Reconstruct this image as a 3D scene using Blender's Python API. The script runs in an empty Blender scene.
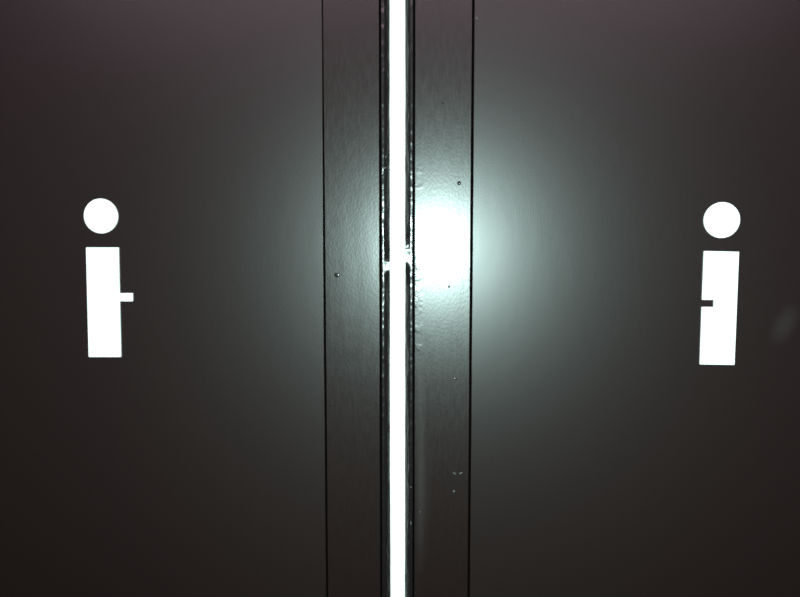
import bpy, bmesh, math, random
from mathutils import Vector, Matrix, noise

# Two black-painted doors side by side, a slim white strip of wall between
# their frames, a white i-shaped sign on each, photographed with a phone flash.
# Metres. Door faces lie in the plane y = 0, the photographer stands at y < 0.
C = bpy.context.scene.collection
random.seed(4)

# ------------------------------------------------------------------ materials
def new_mat(name):
    m = bpy.data.materials.new(name); m.use_nodes = True
    nt = m.node_tree
    return m, nt, nt.nodes['Principled BSDF']

def nd(nt, kind, **kw):
    n = nt.nodes.new(kind)
    for k, v in kw.items(): setattr(n, k, v)
    return n

def ramp(nt, src, a, b, lo=0.0, hi=1.0):
    r = nd(nt, 'ShaderNodeMapRange', interpolation_type='SMOOTHSTEP')
    for k, v in zip(('From Min', 'From Max', 'To Min', 'To Max'), (a, b, lo, hi)):
        r.inputs[k].default_value = v
    nt.links.new(src, r.inputs['Value'])
    return r.outputs['Result']

def math_node(nt, op, a, b):
    n = nd(nt, 'ShaderNodeMath', operation=op)
    for i, v in enumerate((a, b)):
        if isinstance(v, (int, float)): n.inputs[i].default_value = v
        else: nt.links.new(v, n.inputs[i])
    return n.outputs[0]

def paint(name, col, rough, bumps, rough_noise=None, spec=0.5, scuffs_sheen=(), band=None):
    """Brushed / sprayed black paint. bumps: (scale, stretch_z, height_m).
    scuffs: dull rubbed smudges, and sheen painted as paler colour, at fixed places of the door (x, z, rx, rz, tilt, amount).
    band: (x0, x1) rough, lumpy brushing near an edge."""
    m, nt, b = new_mat(name)
    L = nt.links.new
    geo = nd(nt, 'ShaderNodeNewGeometry')          # world position
    P = geo.outputs['Position']
    b.inputs['Base Color'].default_value = (*col, 1)
    b.inputs['Specular IOR Level'].default_value = spec
    h = None
    for sc, st, hm in bumps:
        mp = nd(nt, 'ShaderNodeMapping'); mp.inputs['Scale'].default_value = (sc, sc, sc * st)
        L(P, mp.inputs['Vector'])
        n = nd(nt, 'ShaderNodeTexNoise'); n.inputs['Scale'].default_value = 1; n.inputs['Detail'].default_value = 2
        L(mp.outputs[0], n.inputs['Vector'])
        v = math_node(nt, 'MULTIPLY', n.outputs['Fac'], hm)
        h = v if h is None else math_node(nt, 'ADD', h, v)
    sep = nd(nt, 'ShaderNodeSeparateXYZ'); L(P, sep.inputs[0])
    rgh = None
    if band:
        mask = ramp(nt, sep.outputs['X'], band[0], band[1], 1, 0)
        n = nd(nt, 'ShaderNodeTexNoise'); n.inputs['Scale'].default_value = 260; n.inputs['Detail'].default_value = 3
        L(P, n.inputs['Vector'])
        n2 = nd(nt, 'ShaderNodeTexNoise'); n2.inputs['Scale'].default_value = 45; n2.inputs['Detail'].default_value = 2
        L(P, n2.inputs['Vector'])
        amt = math_node(nt, 'MULTIPLY', math_node(nt, 'MULTIPLY', mask, ramp(nt, sep.outputs['Z'], 1.565, 1.61, 1, 0)), ramp(nt, n2.outputs['Fac'], .48, .68))
        h = math_node(nt, 'ADD', h, math_node(nt, 'MULTIPLY', amt, math_node(nt, 'MULTIPLY', n.outputs['Fac'], .0004)))
    bp = nd(nt, 'ShaderNodeBump'); bp.inputs['Strength'].default_value = 1; bp.inputs['Distance'].default_value = 1
    L(h, bp.inputs['Height']); L(bp.outputs[0], b.inputs['Normal'])
    if rough_noise:
        sc, st, lo, hi = rough_noise
        mp = nd(nt, 'ShaderNodeMapping'); mp.inputs['Scale'].default_value = (sc, sc, sc * st)
        L(P, mp.inputs['Vector'])
        n = nd(nt, 'ShaderNodeTexNoise'); n.inputs['Scale'].default_value = 1; n.inputs['Detail'].default_value = 3
        L(mp.outputs[0], n.inputs['Vector'])
        rgh = ramp(nt, n.outputs['Fac'], .3, .7, rough + lo, rough + hi)
        L(rgh, b.inputs['Roughness'])
    else:
        b.inputs['Roughness'].default_value = rough
    fac = None
    for x, z, rx, rz, tilt, amt in scuffs_sheen:
        mp = nd(nt, 'ShaderNodeMapping', vector_type='TEXTURE')
        mp.inputs['Location'].default_value = (x, 0, z)
        mp.inputs['Rotation'].default_value = (0, tilt, 0)
        mp.inputs['Scale'].default_value = (rx, 1, rz)
        L(P, mp.inputs['Vector'])
        ln = nd(nt, 'ShaderNodeVectorMath', operation='LENGTH'); L(mp.outputs[0], ln.inputs[0])
        v = ramp(nt, ln.outputs['Value'], .15, 1, amt, 0)
        fac = v if fac is None else math_node(nt, 'ADD', fac, v)
    if fac is not None:
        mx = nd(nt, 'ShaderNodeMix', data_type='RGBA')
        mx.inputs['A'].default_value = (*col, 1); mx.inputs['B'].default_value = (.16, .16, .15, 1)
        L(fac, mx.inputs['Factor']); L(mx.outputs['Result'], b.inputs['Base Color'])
    return m

BLACK = (.0112, .0066, .0056)
M_panel = paint('satin_black_panel_paint', BLACK, .355, [(700, 1, .00006), (60, .3, .00006)], (900, 1, -.02, .02), spec=.54,
                scuffs_sheen=[(.398, 1.412, .016, .030, .45, .06)])
M_stile_l = paint('black_stile_paint', BLACK, .30, [(420, .6, .00006), (40, .15, .00016)], (300, .2, -.015, .015), spec=.48)
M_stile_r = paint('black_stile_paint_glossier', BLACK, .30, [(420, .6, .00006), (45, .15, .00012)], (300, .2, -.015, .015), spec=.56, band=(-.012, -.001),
                  scuffs_sheen=[(-.007, 1.27, .0075, .17, 0, .08), (-.004, 1.20, .012, .12, .05, .03)])  # sheen of the rubbed streak, painted in as paler base colour
M_gloss = paint('wet_look_black_frame_paint', (.008, .007, .007), .24, [(330, .25, .00035), (90, .4, .0005)], None)
M_bead = paint('black_paint_bead', (.012, .012, .012), .16, [(400, 1, .00005)], None)

def flat_mat(name, col, rough, sc=60, var=.04, bump=.0002, spec=.3):
    m, nt, b = new_mat(name); L = nt.links.new
    geo = nd(nt, 'ShaderNodeNewGeometry')
    n = nd(nt, 'ShaderNodeTexNoise'); n.inputs['Scale'].default_value = sc; n.inputs['Detail'].default_value = 3
    L(geo.outputs['Position'], n.inputs['Vector'])
    mx = nd(nt, 'ShaderNodeMix', data_type='RGBA')
    mx.inputs['A'].default_value = tuple(c * (1 - var) for c in col) + (1,)
    mx.inputs['B'].default_value = tuple(min(1, c * (1 + var)) for c in col) + (1,)
    L(n.outputs['Fac'], mx.inputs['Factor']); L(mx.outputs['Result'], b.inputs['Base Color'])
    bp = nd(nt, 'ShaderNodeBump'); bp.inputs['Strength'].default_value = 1; bp.inputs['Distance'].default_value = bump
    L(n.outputs['Fac'], bp.inputs['Height']); L(bp.outputs[0], b.inputs['Normal'])
    b.inputs['Roughness'].default_value = rough; b.inputs['Specular IOR Level'].default_value = spec
    return m

M_white = flat_mat('white_wall_paint', (.88, .88, .86), .6, 80, .015)
M_sign = flat_mat('white_sign_vinyl', (.90, .90, .89), .45, 40, .005, .00002)
M_chip = flat_mat('pale_chip_in_paint', (.085, .09, .09), .5, 500, .2)
M_plaster = flat_mat('pinkish_plaster', (.24, .21, .22), .8, 20, .04, .0006)
M_floor = flat_mat('dark_floor_lino', (.045, .045, .042), .5, 12, .25, .0003)

# ------------------------------------------------------------------ helpers
def obj(name, bm, mat, parent=None, smooth=False, label=None):
    bmesh.ops.recalc_face_normals(bm, faces=bm.faces[:])
    me = bpy.data.meshes.new(name); bm.to_mesh(me); bm.free()
    me.materials.append(mat)
    if smooth:
        for p in me.polygons: p.use_smooth = True
    o = bpy.data.objects.new(name, me); C.objects.link(o)
    if parent: o.parent = parent; o.matrix_parent_inverse = parent.matrix_basis.inverted()
    if label: o['label'] = label
    return o

def empty(name, loc):
    o = bpy.data.objects.new(name, None); C.objects.link(o)
    o.location = loc; o.empty_display_size = .1
    bpy.context.view_layer.update()
    return o

def tag(o, label, cat, kind=None, group=None):
    o['label'] = label; o['category'] = cat
    if kind: o['kind'] = kind
    if group: o['group'] = group
    return o

def add_box(bm, a, b):
    c = [(a[i] + b[i]) / 2 for i in range(3)]; s = [b[i] - a[i] for i in range(3)]
    bmesh.ops.create_cube(bm, size=1, matrix=Matrix.Translation(c) @ Matrix.Diagonal((*s, 1)))

def sweep(profile_at, zs):
    """Closed profile (list of (x, y)) swept up through the heights zs; capped."""
    bm = bmesh.new(); rings = []
    for z in zs:
        rings.append([bm.verts.new((x, y, z)) for x, y in profile_at(z)])
    n = len(rings[0])
    for r0, r1 in zip(rings, rings[1:]):
        for i in range(n):
            bm.faces.new((r0[i], r0[(i + 1) % n], r1[(i + 1) % n], r1[i]))
    bm.faces.new(rings[0]); bm.faces.new(list(reversed(rings[-1])))
    return bm

def heights(z0, z1, f0=1.05, f1=1.80, fine=.0022, coarse=.06):
    zs, z = [], z0
    while z < z1 - 1e-6:
        zs.append(z)
        z += fine if f0 <= z < f1 else min(coarse, (f0 - z) if z < f0 - 1e-6 else coarse)
    zs.append(z1)
    return zs

def edge_arc(x, s, r, n=4):
    """Rounded front corner at x; s=+1 where the board lies to the +x side."""
    return [(x + s * r * (1 - math.cos(t)), r * (1 - math.sin(t))) for t in [math.pi / 2 * k / n for k in range(n + 1)]]

def bead(name, x, y, z, rx, ry, rz, tilt, mat, parent, label=None, lump=.18):
    """A lump of set paint: a domed, uneven little ellipsoid half sunk in the surface."""
    bm = bmesh.new()
    bmesh.ops.create_icosphere(bm, subdivisions=3, radius=1)
    for v in bm.verts:
        v.co *= 1 + lump * noise.noise(v.co * 1.6 + Vector((x * 900, 0, z * 900)))
    M = Matrix.Translation((x, y, z)) @ Matrix.Rotation(tilt, 4, 'Y') @ Matrix.Diagonal((rx, ry, rz, 1))
    bm.transform(M)
    return obj(name, bm, mat, parent, True, label)

Z0, ZT = .008, 2.04

# ------------------------------------------------------------------ doors
def make_door(name, inner, groove_in, groove_out, outer, stile_mat, label, cat='door', close=0):
    s = 1 if outer > inner else -1              # direction away from the centre strip
    root = empty(name, ((inner + outer) / 2, 0, 0))
    tag(root, label, cat, 'structure')
    def tp(z): return close * max(0, min(1, (z - 1.48) / .25))   # the joint closes up towards the top
    def wob(z, k): return .00022 * noise.noise(Vector((k, 0, z * 9))) + .00012 * noise.noise(Vector((k, 3, z * 45)))
    # stile, with the tongue that closes the bottom of the joint to the panel
    def st(z):
        a = edge_arc(inner + wob(z, 1), s, .0005)
        b = [(x, y) for x, y in reversed(edge_arc(groove_in + s * .0004 * tp(z) + wob(z, 2), -s, .0004))]
        return a + b + [(groove_in, .020), (groove_out + s * .004, .035), (groove_out + s * .004, .040), (inner, .040)]
    stile = obj('stile', sweep(st, heights(Z0, ZT, fine=.004)), stile_mat, root, False)
    def pn(z):
        a = edge_arc(groove_out - s * .0009 * tp(z) + wob(z, 5), s, .0006)
        b = [(x, y) for x, y in reversed(edge_arc(outer, -s, .0012))]
        return a + b + [(outer, .040), (groove_out + s * .0045, .040), (groove_out + s * .0045, .030), (groove_out, .018)]
    panel = obj('door_panel', sweep(pn, heights(Z0, ZT, fine=.004)), M_panel, root, False)
    for o in (stile, panel):
        o.data.set_sharp_from_angle(angle=math.radians(50))
        for p in o.data.polygons: p.use_smooth = p.area < 1.5e-5   # rounded corners only; flat faces stay flat
    return root, stile, panel

door_a, stile_a, panel_a = make_door('door_1', -.0537, -.1154, -.1177, -.780, M_stile_l,
    'black painted door left of the white strip, bearing the sign with a peg', close=1)
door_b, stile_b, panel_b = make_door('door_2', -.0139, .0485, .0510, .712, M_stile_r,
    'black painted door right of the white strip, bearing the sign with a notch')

# set lumps and nicks in the paint of the stiles
bead('paint_blob', -.1021, .0001, 1.466, .0030, .0007, .0026, .2, M_bead, stile_a, 'small raised lump under the paint')
bead('paint_blob', -.1101, .0001, 1.3161, .0012, .0004, .0014, .2, M_bead, stile_a)
bead('paint_blob', .0354, .0001, 1.569, .0022, .0008, .0022, .5, M_bead, stile_b, 'small raised lump under the paint')
bead('paint_blob', .0250, .0002, 1.4530, .0012, .0005, .0016, .5, M_bead, stile_b)
bead('paint_blob', .0171, .0001, 1.6568, .0010, .0004, .0010, .5, M_bead, stile_b)
bead('paint_blob', .0332, .0001, 1.3475, .0024, .0004, .0010, .3, M_bead, stile_b)
for x, z, rx, rz, t in ((.0325, 1.2372, .0022, .0009, .5), (.0395, 1.2376, .0022, .0009, -.5), (.0318, 1.2160, .0013, .0014, .2),
                        (-.0073, 1.1909, .0006, .0008, 0)):
    bead('paint_chip', x, .0001, z, rx, .0005, rz, t, M_chip, stile_b, 'pale chip in the black paint')
bead('paint_chip', .0535, .0001, 1.7480, .0012, .0004, .0010, .3, M_chip, panel_b, 'pale chip in the black paint')

# ------------------------------------------------------------------ frames beside the strip
WALL_Y = .0062
def make_frame(name, x_groove, x_edge, seed, tilt, run_z, run_h, label):
    s = 1 if x_edge > x_groove else -1
    w = abs(x_edge - x_groove)
    def pr(z):
        n1 = noise.noise(Vector((seed, 0, z * 26))); n2 = noise.noise(Vector((seed, 7, z * 95)))
        n3 = noise.noise(Vector((seed, 13, z * 240))); n4 = noise.noise(Vector((seed, 21, z * 60)))
        n5 = noise.noise(Vector((seed, 33, z * 14)))
        e = w + .00025 * n1 + .00016 * n4 + .00028 * n5         # hand-cut edge against the white wall
        h = .0003 * n2 + .0002 * n3; k = .0005 * n1 + .0003 * n4  # lumps of the brushed-on paint
        g = max(0, min(1, 1.35 * math.exp(-((z - run_z) / run_h) ** 2) * (1 + .5 * n2 + .5 * n3)))   # a run where the paint filled the edge
        def fill(x, y): return (x, y * (1 - g) + g * (-.0003 + tilt * (x - .0015) + 1.5 * h + .0002 * n4 * x / w))
        pts = [(0, .006), (.0001, .0012), (.0003, .0003 + h * .3), (.0008 + k * .2, -.0003 + h * .6),
               (.0016 + k * .4, -.0004 + h), (.0027 + k * .6, -.0004 + .0011 * tilt + h), (.0039 + k, -.0004 + .0023 * tilt + h * .8),
               fill(.0047 + k, .0005 + .0003 * n4),
               fill(w * .66, .0020 + .0004 * n4 + h * .6), fill(w * .79, .0036 + .0004 * n1), fill(w * .92, .0050 + .0002 * n4),
               (e, WALL_Y - .0003), (e, WALL_Y + .0003), (w * .62, WALL_Y + .0003), (w * .62, .034), (0, .034)]
        return [(x_groove + s * x, y) for x, y in pts]
    o = obj(name, sweep(pr, heights(0, 2.06, fine=.0016)), M_gloss, None, True)
    o.data.set_sharp_from_angle(angle=math.radians(70))
    return tag(o, label, 'door frame', 'structure')

trim_a = make_frame('trim_1', -.0520, -.0421, 3.3, .085, 1.476, .011, 'thin glossy black frame edge along the white strip, beside the left door')
trim_b = make_frame('trim_2', -.0155, -.0250, 8.1, -.04, 1.489, .021, 'thin glossy black frame edge along the white strip, beside the right door')
for x, z, rx, rz, t in ((-.0499, 1.7062, .0006, .0024, 0), (-.0494, 1.6955, .0008, .0026, -.5), (-.0462, 1.5992, .0007, .0020, .3),
                        (-.0478, 1.5858, .0009, .0042, .95), (-.0497, 1.5780, .0009, .0018, .2), (-.0512, 1.6480, .0005, .0008, 0),
                        (-.0489, 1.5640, .0009, .0030, 0), (-.0494, 1.2620, .0006, .0016, 0)):
    bead('paint_drip', x, .0002 + max(0, x + .0485) * .8, z, rx, .0011, rz, t, M_bead, trim_a)
for x, z, rz in ((-.0178, 1.7327, .0030), (-.0178, 1.7130, .0016), (-.0179, 1.7560, .0014), (-.0178, 1.6756, .0024), (-.0180, 1.5540, .0014),
                 (-.0185, 1.3806, .0024), (-.0190, 1.4680, .0026)):
    bead('paint_drip', x, .0001, z, .0006, .0009, rz, 0, M_bead, trim_b)
for z, rz in ((1.2205, .0012), (1.1776, .0024)):
    bead('paint_chip', -.0178, -.0001, z, .0008, .0008, rz, 0, M_chip, trim_b, 'pale chip in the black paint')

# outer and head frame members (beyond the picture)
def bar(name, a, b, mat, label, cat):
    bm = bmesh.new(); add_box(bm, a, b)
    bmesh.ops.bevel(bm, geom=bm.edges[:], offset=.0015, segments=2, affect='EDGES')
    return tag(obj(name, bm, mat), label, cat, 'structure')
bar('trim_3', (-.823, -.004, 0), (-.783, .034, 2.06), M_gloss, 'black door frame along the far side of the left door', 'door frame')
bar('trim_4', (.715, -.004, 0), (.755, .034, 2.06), M_gloss, 'black door frame along the far side of the right door', 'door frame')
bar('trim_5', (-.823, -.004, 2.062), (.755, .034, 2.10), M_gloss, 'black head of the frame above both doors', 'door frame')

# ------------------------------------------------------------------ signs
T = .0016
def rounded(pts, r, n=4):
    """Round the corners of a polygon (list of (x, z))."""
    out = []
    for i, p in enumerate(pts):
        p = Vector(p); a = Vector(pts[i - 1]) - p; b = Vector(pts[(i + 1) % len(pts)]) - p
        rr = min(r, a.length * .45, b.length * .45)
        p0 = p + a.normalized() * rr; p1 = p + b.normalized() * rr
        for k in range(n + 1):
            t = k / n
            out.append(tuple((1 - t) ** 2 * p0 + 2 * t * (1 - t) * p + t * t * p1))
    return out

def plate(name, pts, parent):
    bm = bmesh.new()
    f = bm.faces.new([bm.verts.new((x, -.0001, z)) for x, z in pts])
    r = bmesh.ops.extrude_face_region(bm, geom=[f])
    bmesh.ops.translate(bm, verts=[v for v in r['geom'] if isinstance(v, bmesh.types.BMVert)], vec=(0, -T, 0))
    return obj(name, bm, M_sign, parent)

def disc(cx, cz, r, n=64):
    return [(cx + r * math.cos(2 * math.pi * k / n), cz + r * math.sin(2 * math.pi * k / n)) for k in range(n)]

sg = empty('toilet_sign', (-.3725, 0, 1.370))
tag(sg, 'white i-shaped sign with a small peg sticking out, on the left black door', 'sign')
plate('dot', disc(-.3721, 1.5330, .0198), sg)
plate('bar', rounded([(-.3907, 1.4973), (-.3921, 1.3704), (-.3538, 1.3706), (-.3533, 1.4354), (-.3380, 1.4354),
                      (-.3378, 1.4449), (-.3531, 1.4449), (-.3526, 1.4973)], .0007), sg)
sg2 = empty('toilet_sign', (.3255, 0, 1.366))
tag(sg2, 'white i-shaped sign with a small notch cut into it, on the right black door', 'sign')
plate('dot', disc(.3247, 1.5274, .0197), sg2)
plate('bar', rounded([(.3063, 1.4934), (.3061, 1.4391), (.3189, 1.4391), (.3190, 1.4313), (.3060, 1.4313), (.3060, 1.3665),
                      (.3443, 1.3662), (.3446, 1.4926)], .0006), sg2)

# ------------------------------------------------------------------ the room
def boxes(name, lst, mat, label, cat):
    bm = bmesh.new()
    for a, b in lst: add_box(bm, a, b)
    return tag(obj(name, bm, mat), label, cat, 'structure')
XL, XR, YF, H = -1.50, 1.50, -2.6, 2.55
boxes('wall_back', [((-.0456, WALL_Y, 0), (-.0216, .12, 2.10)),                       # the strip between the doors
                    ((XL, WALL_Y, 0), (-.8235, .12, H)), ((.7555, WALL_Y, 0), (XR, .12, H)),
                    ((-.8235, WALL_Y, 2.101), (.7555, .12, H))],
      M_white, 'white painted wall, seen as a narrow bright strip between the two black doors', 'wall')
boxes('wall_left', [((XL - .1, YF, 0), (XL, .12, H))], M_plaster, 'plain wall on the left of the room', 'wall')
boxes('wall_right', [((XR, YF, 0), (XR + .1, .12, H))], M_plaster, 'plain wall on the right of the room', 'wall')
boxes('wall_front', [((XL - .1, YF - .1, 0), (XR + .1, YF, H))], M_plaster, 'plain wall facing the two doors', 'wall')
boxes('floor', [((XL - .1, YF - .1, -.1), (XR + .1, .12, 0))], M_floor, 'dark floor in front of the two doors', 'floor')
boxes('ceiling', [((XL - .1, YF - .1, H), (XR + .1, .12, H + .1))], M_plaster, 'plain ceiling above the two doors', 'ceiling')

# ------------------------------------------------------------------ light
w = bpy.data.worlds.new('world'); bpy.context.scene.world = w; w.use_nodes = True
w.node_tree.nodes['Background'].inputs['Color'].default_value = (.02, .018, .02, 1)
w.node_tree.nodes['Background'].inputs['Strength'].default_value = .1

CAM = Vector((0, -.78, 1.5))
fl = bpy.data.lights.new('phone_flash', 'SPOT')           # the phone's flash, beside its lens
fl.energy = 45; fl.color = (.72, 1.0, .95); fl.shadow_soft_size = .004
fl.spot_size = math.radians(130); fl.spot_blend = .9
fo = bpy.data.objects.new('phone_flash', fl); C.objects.link(fo)
fo.location = CAM + Vector((.020, .006, -.004)); fo.rotation_euler = (math.radians(90), 0, 0)

cl = bpy.data.lights.new('ceiling_fill', 'AREA')          # dim unseen light, added behind the photographer for the purplish tone up high
cl.shape = 'RECTANGLE'; cl.size = 2.4; cl.size_y = .5; cl.energy = 28; cl.color = (1, .72, .88)
co = bpy.data.objects.new('ceiling_fill', cl); C.objects.link(co)
co.location = (-.05, -1.45, H - .02)

# ------------------------------------------------------------------ camera
cam = bpy.data.cameras.new('camera'); ko = bpy.data.objects.new('camera', cam); C.objects.link(ko)
cam.sensor_width = 36; cam.lens = 36 * 690 / 800
cam.clip_start = .02
cam.dof.use_dof = True; cam.dof.focus_distance = .70; cam.dof.aperture_fstop = 4.5
ko.location = CAM
yaw, pitch = .03911, .07738
ko.rotation_euler = (math.pi / 2 - pitch, 0, yaw)
sc = bpy.context.scene
sc.camera = ko
vs = sc.view_settings
vs.view_transform = 'Standard'; vs.look = 'None'; vs.gamma = 1; vs.use_curve_mapping = False
vs.exposure = 0
